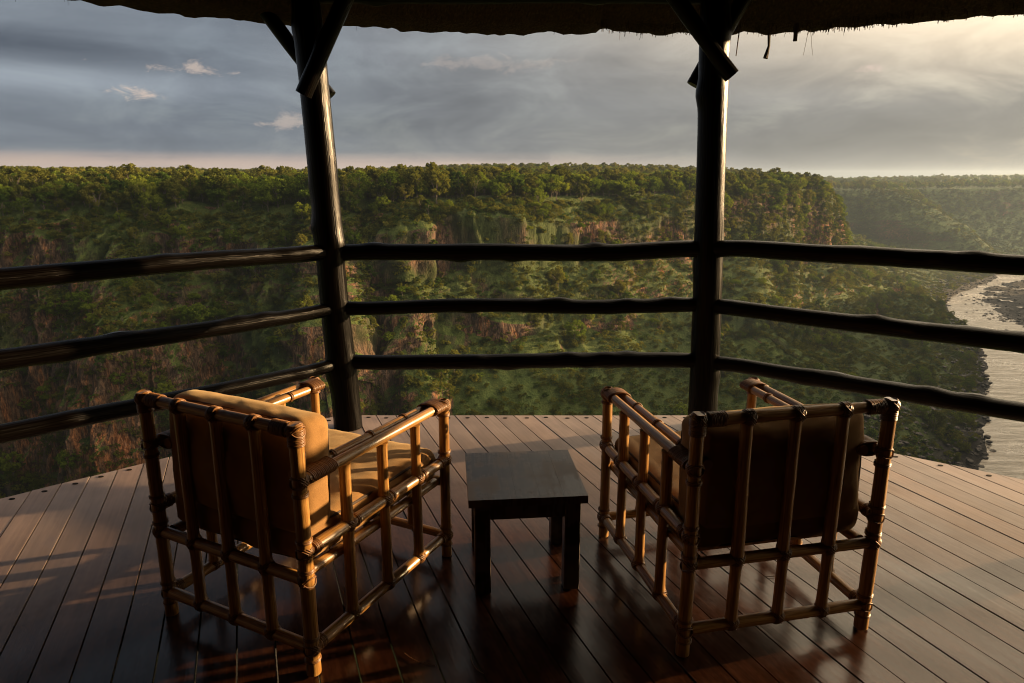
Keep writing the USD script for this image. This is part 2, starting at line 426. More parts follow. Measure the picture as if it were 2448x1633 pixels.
# ------------------------------------------------------------------ terrain sheets
GORGE = [
 [(-448,318,-197),(-420,330,-191),(-412,334,-184),(-385,345,-153),(-407,385,-74),(-419,402,-56),(-428,415,-38),(-447,440,-12),(-518,510,-10),(-732,721,-6),(-998,982,5),(-3207,3157,40)],
 [(-270,337,-197),(-290,360,-191),(-296,367,-184),(-303,375,-166),(-309,405,-78),(-318,422,-59),(-321,430,-39),(-332,452,-13),(-391,533,-10),(-569,774,-6),(-829,1128,-2),(-2664,3627,40)],
 [(-218,320,-197),(-235,345,-191),(-240,352,-184),(-247,362,-155),(-258,398,-82),(-271,425,-54),(-273,432,-38),(-283,455,-12),(-336,540,-10),(-494,795,-6),(-739,1189,-3),(-2377,3821,40)],
 [(-158,309,-197),(-180,330,-191),(-187,336,-184),(-201,350,-137),(-205,368,-90),(-226,418,-50),(-229,428,-35),(-242,458,-11),(-289,546,-10),(-429,812,-5),(-654,1238,-4),(-2102,3979,40)],
 [(-121,295,-197),(-140,318,-191),(-146,325,-184),(-177,362,-129),(-183,385,-92),(-195,420,-53),(-198,430,-35),(-208,460,-11),(-249,551,-10),(-373,824,-5),(-577,1276,-5),(-1854,4100,40)],
 [(-75,274,-197),(-90,300,-191),(-94,308,-184),(-135,378,-113),(-138,394,-82),(-144,418,-58),(-145,428,-37),(-154,462,-10),(-186,557,-10),(-280,841,-6),(-443,1328,-7),(-1423,4269,40)],
 [(-51,265,-197),(-65,292,-191),(-69,300,-184),(-107,372,-106),(-110,388,-79),(-115,412,-60),(-116,420,-37),(-126,464,-10),(-152,561,-10),(-231,850,-6),(-367,1351,-7),(-1179,4343,40)],
 [(-32,263,-197),(-45,290,-191),(-49,298,-184),(-89,385,-129),(-94,412,-101),(-98,440,-76),(-99,450,-40),(-102,475,-10),(-123,573,-10),(-186,866,-5),(-294,1369,-5),(-945,4400,40)],
 [(-15,257,-197),(-25,285,-191),(-28,293,-184),(-63,392,-96),(-65,405,-76),(-67,425,-61),(-68,440,-31),(-74,480,-9),(-89,579,-10),(-135,875,-5),(-213,1384,0),(-686,4447,60)],
 [(8,253,-197),(0,282,-191),(-2,291,-184),(-34,412,-93),(-34,420,-81),(-36,446,-59),(-36,455,-28),(-39,492,-9),(-47,592,-10),(-71,891,-4),(-111,1396,6),(-356,4486,60)],
 [(32,255,-197),(25,284,-191),(23,293,-184),(-7,424,-93),(-7,428,-89),(-8,462,-60),(-8,470,-29),(-8,505,-8),(-10,605,-10),(-14,905,-4),(-22,1400,10),(-71,4499,60)],
 [(121,272,-197),(110,300,-191),(107,308,-184),(52,455,-100),(52,460,-96),(57,515,-59),(58,525,-27),(60,555,-8),(71,654,-10),(103,953,-4),(150,1392,10),(484,4474,50)],
 [(229,324,-197),(215,350,-191),(211,358,-184),(137,495,-108),(139,502,-103),(160,590,-64),(159,600,-20),(169,640,-6),(195,737,-10),(271,1027,-5),(357,1354,4),(1149,4351,20)],
 [(347,429,-197),(320,443,-191),(312,447,-184),(200,505,-121),(205,520,-105),(255,660,-78),(255,675,-15),(271,720,-5),(306,814,-11),(390,1094,-8),(470,1310,-2),(1450,4800,0)],
 [(430,549,-197),(400,545,-191),(391,544,-184),(231,520,-132),(235,535,-114),(308,715,-86),(307,728,-16),(319,760,-6),(345,840,-11),(425,1070,-9),(530,1420,-8),(1500,5400,0)],
 [(520,670,-197),(490,680,-191),(482,682,-184),(414,740,-133),(412,746,-129),(376,765,-93),(357,785,-17),(350,795,-7),(372,850,-11),(440,1050,-9),(590,1580,-12),(1500,6000,0)],
 [(575,762,-197),(545,770,-191),(537,772,-184),(488,828,-137),(480,830,-131),(420,846,-105),(396,850,-34),(384,852,-14),(370,856,-20),(360,860,-24),(350,865,-26),(340,870,-30)],
 [(720,1068,-197),(690,1075,-191),(682,1073,-184),(570,1010,-146),(560,1010,-140),(475,1000,-105),(443,1000,-36),(430,1000,-14),(415,1002,-20),(405,1005,-24),(395,1008,-26),(385,1010,-30)],
 [(855,1200,-197),(830,1225,-191),(822,1227,-184),(690,1235,-155),(680,1235,-150),(560,1240,-100),(516,1245,-38),(500,1250,-14),(485,1255,-20),(475,1258,-24),(465,1260,-26),(455,1265,-30)],
 [(980,1320,-197),(960,1345,-191),(952,1352,-184),(810,1460,-150),(800,1470,-145),(700,1560,-95),(650,1590,-38),(620,1600,-24),(640,1750,-22),(720,2200,-18),(900,3200,-15),(1600,6000,-12)],
 [(1000,1355,-197),(985,1380,-191),(980,1388,-184),(876,1715,-147),(874,1725,-140),(830,1800,-95),(800,1880,-42),(780,1900,-25),(800,2000,-23),(870,2350,-18),(1050,3300,-14),(1900,6000,-10)],
 [(1045,1395,-197),(1040,1420,-191),(1038,1430,-184),(1020,1530,-130),(1018,1560,-120),(1006,1700,-70),(980,1800,-36),(960,1850,-24),(970,1960,-22),(1030,2350,-18),(1250,3300,-12),(2300,6000,-4)],
 [(1135,1425,-197),(1130,1450,-191),(1132,1458,-184),(1192,1800,-155),(1194,1810,-150),(1230,1960,-100),(1212,2030,-38),(1200,2050,-24),(1230,2150,-22),(1330,2500,-18),(1600,3300,-8),(2900,6000,10)],
 [(1405,1445,-197),(1400,1470,-191),(1402,1480,-184),(1498,1590,-155),(1500,1600,-150),(1610,1980,-100),(1606,2030,-38),(1600,2050,-20),(1640,2150,-18),(1780,2500,-14),(2100,3300,0),(3500,6000,22)],
 [(2200,1455,-197),(2200,1480,-191),(2200,1490,-184),(2220,1600,-155),(2222,1610,-150),(2290,1930,-100),(2296,1980,-38),(2300,2000,0),(2350,2100,0),(2500,2500,5),(2900,3300,15),(4400,6000,40)],
]
ROWS = [2, 4, 26, 22, 24, 22, 18, 22, 14, 12, 8]
WALL_W = [0, .3, .7, 1, 1, 1, 1, .5, .3, .2, 0, 0]      # noise weight at each key row
CLIFF_W = [0, .2, .4, 1, 1, .9, 1, .15, 0, 0, 0, 0]

def sheet(st, rows, ww, cw, step0, stepk, seed, jit=None, gully=0.0):
    A = np.array(st, float)                     # stations x keys x 3
    mid = (A[:, 1, :2] + A[:, 7 if A.shape[1] > 7 else 4, :2]) / 2
    ch = np.concatenate([[0], np.cumsum(np.linalg.norm(np.diff(mid, axis=0), axis=1))])
    f = PchipInterpolator(ch, A, axis=0)
    s, S_ = 0.0, []
    fm = PchipInterpolator(ch, mid, axis=0)
    while s < ch[-1]:
        S_.append(s)
        s += max(step0, stepk * np.linalg.norm(fm(s)))
    S_.append(ch[-1]); S_ = np.array(S_)
    Kp = f(S_)                                  # n x keys x 3
    if jit:
        Kp[:, 7:10, 2] -= 3.0
        for k, amp, wl in jit:
            Kp[:, k, 2] += n1d(S_ / wl, seed + k) * amp + n1d(S_ / (wl / 3.3), seed + k + 20) * amp * .45
    P, W, C, Tt = [], [], [], []
    for k, r in enumerate(rows):
        last = k == len(rows) - 1
        for t in np.arange(r + last) / r:
            P.append(Kp[:, k] * (1 - t) + Kp[:, k + 1] * t)
            W.append(ww[k] * (1 - t) + ww[k + 1] * t); C.append(cw[k] * (1 - t) + cw[k + 1] * t); Tt.append(k + t)
    P = np.stack(P, 1)                          # n x rows x 3
    W, C, Tt = np.array(W), np.array(C), np.array(Tt)
    # round the profile a little
    for _ in range(2):
        P[:, 1:-1] = .25 * P[:, :-2] + .5 * P[:, 1:-1] + .25 * P[:, 2:]
    du = np.gradient(P, axis=0); dv = np.gradient(P, axis=1)
    N = np.cross(du, dv); N /= np.linalg.norm(N, axis=-1, keepdims=True) + 1e-9
    if N[..., 2].mean() < 0: N = -N
    Q = P.reshape(-1, 3)
    vs = np.array([1, 1, .22])
    big = (meshkit.fbm(Q * vs / 42, 3, seed) - .5) * 2
    col = (meshkit.fbm(Q * vs / 11, 3, seed + 1) - .5) * 2
    rid = 1 - np.abs(meshkit.fbm(Q * vs / 19, 3, seed + 2) - .5) * 4
    colf = np.round((meshkit.noise(Q * np.array([1, 1, .13]) / 5.0, seed + 3) - .5) * 7) / 3.5 + (meshkit.noise(Q * np.array([1, 1, .3]) / 2.2, seed + 4) - .5) * .6
    fx = np.clip((70 - P[..., 0]) / 150, .30, 1) if gully else np.ones(P.shape[:2])
    fx = np.maximum(fx, (Tt < 2.1)[None, :] * .75)
    fr_ = np.clip((60 - P[..., 0]) / 100, .45, 1) if gully else np.ones(P.shape[:2])
    lowc = np.where((Tt > 2) & (Tt < 4.4), 1, 0)[None, :] * (1 - fx) * .8 if gully else 0
    D = (W.reshape(1, -1) * fx * (big * 17).reshape(P.shape[:2]) + C.reshape(1, -1) * fr_ * (1 - lowc) * (col * 9 + rid * 6 + colf * 2.6).reshape(P.shape[:2]))
    gul = (meshkit.fbm(np.stack([S_ / 46, S_ * 0, S_ * 0], -1), 3, seed + 11) - .5) * 2
    P = P + N * np.array([1, 1, .25]) * (gul[:, None] * W[None, :] * fx * gully * (.6 + .4 * np.sin(Tt / 7 * PI).clip(0)))[..., None]
    H = N * np.array([1, 1, .5])
    P2 = P + H * D[..., None]
    # ledges: lift some rows on the cliffs
    P2[..., 2] += C.reshape(1, -1) * ((meshkit.noise(Q * np.array([.03, .03, .11]), seed + 8) - .5) * 5).reshape(P.shape[:2])
    n, m = P.shape[:2]
    i, j = np.meshgrid(np.arange(n - 1), np.arange(m - 1), indexing='ij')
    k = (i * m + j).ravel()
    F = np.stack([k, k + m, k + m + 1, k + 1], 1)
    F = np.vstack([F[:, :3], F[:, [0, 2, 3]]])
    V = P2.reshape(-1, 3)
    a = np.cross(V[F[:, 1]] - V[F[:, 0]], V[F[:, 2]] - V[F[:, 0]])
    if a[:, 2].mean() < 0: F = F[:, ::-1]
    return P2, F, Tt, S_

JIT = [(3, 9, 45), (4, 9, 38), (5, 6, 50), (6, 6, 44)]
GP, GF, GT, GS = sheet(GORGE, ROWS, WALL_W, CLIFF_W, .95, .0022, 5, JIT, 30.0)
data(part('/World', 'gorge_wall', (GP.reshape(-1, 3), GF), TERRAIN, smooth=True), kind='structure', label='far side of the gorge with cliffs, scree slopes and plateau', category='cliff')

NB = [(-900,230),(-440,255),(-310,275),(-180,250),(-60,222),(25,214),(110,232),(215,285),(395,400),(490,530),(595,700),(682,889),(745,1040),(825,1180),(950,1280),(1150,1380),(1500,1425),(2300,1440)]
NR = [(-950,-60),(-500,0),(-260,2),(-60,3),(-12,4.2),(0,4.8),(7,4.4),(30,6),(200,60),(430,280),(640,520),(880,720),(1060,880),(1250,1020),(1450,1120),(1650,1180),(1900,1200),(2500,1200)]
NZ = [-6,-4,-3,-1.5,-1.0,-.9,-.9,-1.2,-4,-8,-10,-10,-10,-8,-6,-4,-2,0]
NEAR = []
for (bx, by), (rx, ry), z in zip(NB, NR, NZ):
    b, r = np.array([bx, by], float), np.array([rx, ry], float)
    d = r - b; L = np.linalg.norm(d); u = d / L
    flat_ = .02 + .22 * np.clip((bx - 500) / 150, 0, 1)
    pts = [(*(b - u * 25), -197), (*b, -191), (*(b + u * 6), -187 - 3.0 * (flat_ > .1)), (*(b + d * flat_ + u * 6), -180 - 8.5 * (flat_ > .1)), (*(b + d * (.35 + flat_ * .6)), -140 + 25 * (flat_ > .1)), (*(b + d * .8), -52), (*r, z), (*(r + u * 60), z + .2), (*(r + u * 1500), 2)]
    NEAR.append(pts)
NP_, NF, NT, NS_ = sheet(NEAR, [2, 4, 14, 14, 14, 10, 5, 5], [0, .45, .5, .6, .5, .3, 0, 0, 0], [0, .4, .5, .2, .3, .2, 0, 0, 0], 2.2, .0035, 31)
data(part('/World', 'near_slope', (NP_.reshape(-1, 3), NF), TERRAIN, smooth=True), kind='structure', label='near side of the gorge dropping away below the deck', category='slope')

w = trimesh.creation.box([1, 1, 1])
xs, ys = np.linspace(-1000, 2600, 60), np.linspace(150, 1560, 40)
X_, Y_ = np.meshgrid(xs, ys, indexing='ij')
WV = np.stack([X_, Y_, np.full_like(X_, -190.0)], -1).reshape(-1, 3)
i, j = np.meshgrid(np.arange(59), np.arange(39), indexing='ij'); k = (i * 40 + j).ravel()
data(part('/World', 'river', (WV, np.stack([k, k + 40, k + 41, k + 1], 1)), RIVER), kind='structure', label='pale brown river bending through the gorge floor', category='river')

# ------------------------------------------------------------------ vegetation
def leaf_cards(C, size, r_, up=0.05):
    n = len(C)
    nrm = r_.normal(size=(n, 3)); nrm[:, 2] = np.abs(nrm[:, 2]) + up
    nrm /= np.linalg.norm(nrm, axis=1, keepdims=True)
    a = np.cross(nrm, r_.normal(size=(n, 3))); a /= np.linalg.norm(a, axis=1, keepdims=True)
    b = np.cross(nrm, a)
    s = (size * r_.uniform(.6, 1.3, n))[:, None]
    V = np.stack([C - a * s, C - b * s * .55, C + a * s, C + b * s * .55], 1).reshape(-1, 3)
    k = np.arange(n) * 4
    return V, np.vstack([np.stack([k, k + 1, k + 2], 1), np.stack([k, k + 2, k + 3], 1)])
def make_tree(seed, h, w, crown0, nclump, ncard, flat_top, card):
    r_ = np.random.default_rng(seed)
    cz, rz_ = h * (crown0 + 1) / 2, h * (1 - crown0) / 2
    cl = []
    while len(cl) < nclump:
        q = r_.uniform(-1, 1, 3)
        rr = np.linalg.norm(q)
        if rr > 1 or rr < .45: continue
        if flat_top and q[2] < -.35: continue
        x = np.array([q[0] * w, q[1] * w, cz + q[2] * rz_ * (.75 if flat_top else 1)])
        x[:2] *= (1.15 - .35 * max(0, q[2])) if not flat_top else 1
        cl.append(x)
    cl = np.array(cl)
    C = []
    for c in cl:
        s = r_.uniform(.16, .30) * w
        q = r_.normal(size=(ncard, 3)); q /= np.linalg.norm(q, axis=1, keepdims=True)
        q *= r_.uniform(.55, 1.05, (ncard, 1))
        C.append(c + q * s * np.array([1.1, 1.1, .75]))
    crown = leaf_cards(np.vstack(C), card, r_)
    tb = [tube([(0, 0, -1.2), (.05 * h * .2, 0, h * crown0 * .6), (r_.normal() * .2, r_.normal() * .2, h * (crown0 + .25))], [.030 * h, .022 * h, .010 * h], 6, cap=False)]
    for c in cl[r_.permutation(len(cl))[:7]]:
        z0 = h * r_.uniform(crown0 * .5, crown0 + .1)
        tb.append(tube([(0, 0, z0), (c[0] * .5, c[1] * .5, z0 + (c[2] - z0) * .65), tuple(c)], [.013 * h, .009 * h, .003 * h], 5, cap=False))
    return crown, join(tb)
KINDS = [  # seed,h,w,crown0,nclump,ncard,flat,card, leaf, word
 (1, 9.5, 4.4, .24, 36, 46, False, .40, LEAF, 'round'),
 (2, 11.0, 3.9, .26, 36, 46, False, .40, LEAF2, 'tall loose'),
 (3, 8.0, 5.2, .40, 34, 46, True, .40, LEAF, 'spreading'),
 (4, 8.6, 2.9, .18, 30, 42, False, .36, LEAF3, 'narrow dark'),
 (5, 3.6, 2.2, .10, 18, 28, False, .28, LEAF2, 'low bushy'),
 (6, 2.8, 1.9, .06, 14, 26, False, .26, LEAF3, 'small dark bushy'),
]
PROTO = [make_tree(*k[:8]) for k in KINDS]

def scatter():
    n, m = GP.shape[:2]
    c = (GP[:-1, :-1] + GP[1:, :-1] + GP[1:, 1:] + GP[:-1, 1:]) / 4
    cr = np.cross(GP[1:, 1:] - GP[:-1, :-1], GP[:-1, 1:] - GP[1:, :-1])
    area3 = np.linalg.norm(cr, axis=-1) / 2
    areah = np.abs(cr[..., 2]) / 2
    nz = np.abs(cr[..., 2]) / (np.linalg.norm(cr, axis=-1) + 1e-9)
    t = np.broadcast_to((GT[:-1] + GT[1:]) / 2, nz.shape)
    dist = np.linalg.norm(c[..., :2], axis=-1)
    clump = meshkit.fbm(c.reshape(-1, 3) / 26, 3, 77).reshape(nz.shape)
    clump2 = meshkit.fbm(c.reshape(-1, 3) / 9, 2, 78).reshape(nz.shape)
    az_ = np.degrees(np.arctan2(c[..., 0], c[..., 1]))
    seen = (np.abs(az_) < 42)
    grow = np.clip((clump - .36) * 4.2, .06, 1.5) * np.clip((clump2 - .3) * 3, .25, 1.3)
    left = np.clip((-60 - c[..., 0]) / 60, 0, 1)
    tree = np.zeros_like(nz); bush = np.zeros_like(nz)
    plat = t >= 6.7
    tree[plat] = (areah / 52 / (1 + (dist / 1500) ** 2))[plat]
    up = (t >= 6) & (t < 6.7)
    tree[up] = (areah / 80 * grow)[up]; bush[up] = (area3 / 10)[up]
    cl = ((t >= 5) & (t < 6)) | ((t >= 3) & (t < 4))
    gc = np.maximum(grow * .9, np.clip((c[..., 0] - 20) / 110, .14, 1.5)); tree[cl] = (area3 / 300 * gc)[cl]; bush[cl] = (area3 / 14 * np.maximum(gc, .28))[cl]
    bench = (t >= 4) & (t < 5)
    tree[bench] = (area3 / 190 * grow * (1 + left))[bench]; bush[bench] = (area3 / 11 * (.4 + .6 * grow))[bench]
    scr = (t >= 1.7) & (t < 3)
    tree[scr] = (area3 / 420 * grow * (1 + 1.5 * left))[scr]; bush[scr] = (area3 / 10 * (.35 + .7 * grow))[scr]
    far = np.where(dist > 1000, 1 / (dist / 1000) ** 1.15, 1)
    out = []
    for dens, kinds in ((tree, (0, 0, 1, 1, 2, 3)), (bush, (4, 4, 5))):
        lam = np.where(seen & (dist < 4200), dens * far, 0)
        cnt = np.random.default_rng(3).poisson(lam)
        I, J = np.nonzero(cnt)
        I, J = np.repeat(I, cnt[I, J]), np.repeat(J, cnt[I, J])
        r_ = np.random.default_rng(4 + kinds[0])
        u, v = r_.random(len(I)), r_.random(len(I))
        p = (GP[I, J] * ((1 - u) * (1 - v))[:, None] + GP[I + 1, J] * (u * (1 - v))[:, None] + GP[I + 1, J + 1] * (u * v)[:, None] + GP[I, J + 1] * ((1 - u) * v)[:, None])
        kk = np.array(kinds)[r_.integers(0, len(kinds), len(I))]
        sc = np.clip(np.exp(r_.normal(-.08, .27, len(I))), .5, 1.55) * np.where(t[I, J] >= 6.75, 1.38, np.where(t[I, J] >= 6, .85, .95 if kinds[0] == 0 else .85)) * np.where(dist[I, J] > 1000, (dist[I, J] / 1000) ** .1, 1)
        out.append((p, kk, sc, r_.uniform(0, 360, len(I)), t[I, J]))
    return [np.concatenate(x) for x in zip(*out)]
TP, TK, TS, TR, TT = scatter()
print('plants', len(TP))

# which of them show largest from the deck
fpx = 1567.3; cp, sp_ = math.cos(math.radians(PITCH)), math.sin(math.radians(PITCH))
def project(p):
    q = p - np.array(EYE)
    dep = q[..., 1] * cp - q[..., 2] * sp_
    return 1175.5 + fpx * q[..., 0] / dep, 784 - fpx * (q[..., 1] * sp_ + q[..., 2] * cp) / dep
TH = np.array([k[1] for k in KINDS])[TK] * TS
top = TP + np.stack([TH * 0, TH * 0, TH * .6], 1)
PX, PY = project(top)
ang = TH / np.linalg.norm(TP, axis=1)
okay = (PX > 15) & (PX < 2335) & (PY > 380) & (PY < 1100) & ~((PX > 690) & (PX < 830)) & ~((PX > 1580) & (PX < 1680))
edge = np.interp(PX, [0, 745, 1700, 2050, 2351], [1140, 945, 945, 1025, 1085])
okay &= PY < edge - 12
score = np.where(okay & (TK < 5), ang * (1 + .0), 0)
near300 = np.argsort(-score)[:298]
is_thing = np.zeros(len(TP), bool); is_thing[near300] = True

def rails_at(px):
    return [np.interp(px, [0, 760, 1600, 2351], r) for r in ([647, 585, 574, 598], [818, 710, 702, 775], [987, 832, 832, 930])]
COLS = [(110, 'at the left edge of the view'), (230, 'left of the left chair'), (340, 'above the left chair corner'), (450, 'above the left chair back'), (560, 'above the left chair cushion'), (650, 'near the left post'), (760, 'just left of the left post'), (880, 'just right of the left post'), (980, 'above the left chair arm'), (1070, 'left of the table'), (1150, 'above the table left side'), (1230, 'above the table middle'), (1310, 'above the table right side'), (1400, 'above the right chair arm'), (1500, 'above the right chair seat'), (1630, 'just left of the right post'), (1730, 'just right of the right post'), (1830, 'above the right chair back'), (1930, 'on the headland tip'), (9999, 'right of the headland')]
def tree_label(i):
    t = TT[i]
    where = 'rim' if t >= 6.5 else 'upper slope' if t >= 6 else 'upper cliff' if t >= 5 else 'middle bench' if t >= 4 else 'lower cliff' if t >= 3 else 'scree slope'
    col = next(w_ for lim, w_ in COLS if PX[i] < lim)
    if t >= 6.5: where = 'plateau edge' if t < 7.08 else 'plateau front row' if t < 7.25 else 'plateau second row' if t < 7.45 else 'plateau third row' if t < 7.7 else 'plateau back rows'
    size = 'towering' if TH[i] > 17 else 'tall' if TH[i] > 14.5 else 'large' if TH[i] > 12 else 'middling' if TH[i] > 9 else 'small'
    return size + ' ' + KINDS[TK[i]][9].replace('tall loose', 'loose'), where, col
CELL = {}
for i in near300[np.argsort(PX[near300])]: CELL.setdefault(tree_label(i), []).append(i)
ORD, NUM = ['first', 'second', 'third', 'fourth', 'fifth', 'sixth'], ['', '', 'two', 'three', 'four', 'five', 'six']
LABEL = {}
for (a_, b_, c_), ids in CELL.items():
    gname = '%s trees on the %s, %s' % (a_, b_, c_)
    for q, i in enumerate(ids):
        one = '%s tree on the %s, %s' % (a_, b_, c_)
        if len(ids) == 1: LABEL[i] = (one, 'trees on the far side of the gorge')
        elif len(ids) <= 6 and len(one.split()) <= 13: LABEL[i] = ('%s of %s %s' % (ORD[q], NUM[len(ids)], one.replace(' tree on', ' trees on')), gname)
        else: LABEL[i] = (one, gname)
first = {}
for i in near300[np.argsort(PX[near300])]:
    kx = int(TK[i])
    p = thing('gorge_tree', LABEL[i][0], 'tree', TP[i], TR[i], group=LABEL[i][1])
    UsdGeom.Xformable(p).AddScaleOp().Set(Gf.Vec3f(*[float(TS[i])] * 3))
    if kx not in first:
        first[kx] = p.GetPath()
        cr, tk = PROTO[kx]
        part(p, 'crown', cr, KINDS[kx][8])
        part(p, 'trunk', (tk[0], tk[1]), BARK)
    else:
        p.GetReferences().AddInternalReference(first[kx])
        p.SetInstanceable(True)

def instancer(name, label, cat, protos, P, Kx, Sx, Rx):
    pi = UsdGeom.PointInstancer.Define(stage, '/World/' + name)
    data(pi.GetPrim(), kind='stuff', label=label, category=cat)
    rel = pi.CreatePrototypesRel()
    for nm, parts_ in protos:
        x = UsdGeom.Xform.Define(stage, '/World/%s/%s' % (name, nm))
        for pn, ms, mat in parts_:
            usdkit.mesh(stage, str(x.GetPath()) + '/' + pn, ms, mat)
        rel.AddTarget(x.GetPath())
    pi.CreatePositionsAttr(Vt.Vec3fArray.FromNumpy(P.astype(np.float32)))
    pi.CreateProtoIndicesAttr(Vt.IntArray.FromNumpy(Kx.astype(np.int32)))
    h = np.radians(Rx) / 2
    pi.CreateOrientationsAttr(Vt.QuathArray([Gf.Quath(float(math.cos(a)), 0, 0, float(math.sin(a))) for a in h]))
    pi.CreateScalesAttr(Vt.Vec3fArray.FromNumpy((np.asarray(Sx)[:, None] * np.ones((1, 3))).astype(np.float32)))
rest = ~is_thing
treeish = rest & (TK < 4); bushish = rest & (TK >= 4)
tp = [(n_, [('crown', PROTO[k][0], KINDS[k][8]), ('trunk', PROTO[k][1][:2], BARK)]) for k, n_ in enumerate(('round_tree', 'tall_tree', 'spreading_tree', 'narrow_tree'))]
bp = [(n_, [('crown', PROTO[k][0], KINDS[k][8])]) for k, n_ in ((4, 'bush'), (5, 'dark_bush'))]
instancer('woodland', 'green woodland covering the far plateau and gorge slopes', 'woodland', tp, TP[treeish], TK[treeish], TS[treeish], TR[treeish])
instancer('scrub', 'low green scrub covering the gorge slopes and ledges', 'scrub', bp, TP[bushish], TK[bushish] - 4, TS[bushish], TR[bushish])

# boulders along the water
def boulder(seed):
    m = trimesh.creation.icosphere(2)
    v = np.array(m.vertices)
    v *= (.6 + .8 * meshkit.fbm(v * 1.1 + seed * 9, 3, seed))[:, None]
    v[:, 2] *= .55
    return v, np.array(m.faces)
r_ = np.random.default_rng(8)
bl = []
for sh, tt, lim in ((GP, GT, (1.0, 2.4)), (NP_, NT, (1.2, 3.2))):
    cols = np.nonzero((tt >= lim[0]) & (tt <= lim[1]))[0]
    sel = r_.integers(0, sh.shape[0], 5200)
    p = sh[sel, r_.choice(cols, 5200)] + np.c_[r_.normal(0, 2.5, (5200, 2)), np.zeros(5200)]
    ok_ = (p[:, 1] > 300) & (p[:, 1] < 1500) & (p[:, 0] > .62 * p[:, 1] - 60) & (p[:, 0] < .8 * p[:, 1] + 20)
    bl.append(p[ok_])
wp = []
for cx, cy, sx, n_ in ((760, 1085, 26, 60), (700, 960, 22, 50), (690, 925, 14, 40), (640, 840, 16, 24), (880, 1290, 22, 50)):
    q = r_.normal(0, 1, (n_, 2)) * sx * np.array([.8, 1.1]) + (cx, cy)
    wp.append(np.c_[q, np.full(n_, -190.2)])
bl = np.vstack(bl + wp)
instancer('boulders', 'dark basalt boulders along the river banks and in the rapids', 'rocks', [('boulder_%s' % c, [('stone', boulder(s_), ROCK)]) for s_, c in ((1, 'round'), (2, 'flat'), (3, 'rough'))], bl, r_.integers(0, 3, len(bl)), r_.uniform(.7, 2.6, len(bl)) , r_.uniform(0, 360, len(bl)))

# ------------------------------------------------------------------ deck
DECK = Polygon([(-1.13, 4.22), (1.28, 4.22), (3.30, 2.75), (4.0, .4), (4.0, -3.0), (-3.7, -3.0), (-3.7, .4), (-2.95, 2.60)])
deck = thing('wooden_deck', 'dark plank floor of the viewing deck, weathered pale along its edge', 'deck', kind='structure')
ang_b = math.radians(21.1)
bd = np.array([-math.sin(ang_b), math.cos(ang_b)]); bn = np.array([math.cos(ang_b), math.sin(ang_b)])
c = 1.17 - 60 * .1193
r_ = np.random.default_rng(21)
screw_ms = trimesh.creation.cylinder(.0095, .004, sections=10)
inner_edge = DECK.buffer(-.05)
while c < 8:
    a0, a1 = c + .0019, c + .1193 - .0019
    quad = Polygon([tuple(bn * a0 - bd * 9), tuple(bn * a1 - bd * 9), tuple(bn * a1 + bd * 9), tuple(bn * a0 + bd * 9)])
    poly = quad.intersection(DECK)
    if not poly.is_empty and poly.area > .01:
        for g_ in getattr(poly, 'geoms', [poly]):
            g0 = g_.simplify(.0005)
            z = r_.uniform(-.0012, .0012)
            P0 = np.array(g0.exterior.coords)[:-1]
            if not g0.exterior.is_ccw: P0 = P0[::-1]
            ins = g0.buffer(-.0012, join_style=2)
            P1 = np.array(ins.exterior.coords)[:-1] if not ins.is_empty else P0
            if len(P1) != len(P0): P1 = P0 * .0 + P0
            else:
                P1 = np.array([P1[np.argmin(np.linalg.norm(P1 - q, axis=1))] for q in P0])
            n = len(P0)
            V = np.vstack([np.c_[P0, np.full(n, -.03)], np.c_[P0, np.full(n, -.0025 + z)], np.c_[P1, np.full(n, z)]])
            F = []
            for a in range(n):
                b = (a + 1) % n
                F += [[a, b, n + b], [a, n + b, n + a], [n + a, n + b, 2 * n + b], [n + a, 2 * n + b, 2 * n + a]]
            for a in range(1, n - 1): F += [[2 * n, 2 * n + a, 2 * n + a + 1], [0, a + 1, a]]
            pr = part(deck, 'board', (V, np.array(F)), BOARD)
            # one screw near the outer edge
            mid = bn * ((a0 + a1) / 2)
            from shapely.geometry import LineString
            ln = LineString([tuple(mid - bd * 9), tuple(mid + bd * 9)]).intersection(inner_edge)
            if not ln.is_empty and ln.length > .3:
                e = max(ln.coords, key=lambda q: q[0] * bd[0] + q[1] * bd[1])
                m = screw_ms.copy(); m.apply_scale([1.5, 1.0, 1]); m.apply_translation([e[0] + r_.normal(0, .006), e[1] + r_.normal(0, .004), z + .0005])
                part(pr, 'screw', m, SCREW)
    c += .1193
# joists under the boards
for y in np.arange(-2.6, 4.1, .6):
    ln = sbox(-9, y - .03, 9, y + .03).intersection(DECK.buffer(-.12))
    if ln.is_empty: continue
    b0 = ln.bounds
    m = trimesh.creation.box([b0[2] - b0[0], .06, .14]); m.apply_translation([(b0[0] + b0[2]) / 2, y, -.102])
    part(deck, 'joist', m, LOG)
for x, y in ((-1.0, 3.6), (1.15, 3.6), (-2.4, 2.2), (2.7, 2.3), (-3, -1), (3, -1)):
    add(deck, 'stilt', tube([(x, y, -8 if y > 2 else -2.5), (x, y, -.174)], .09, 12), LOG)

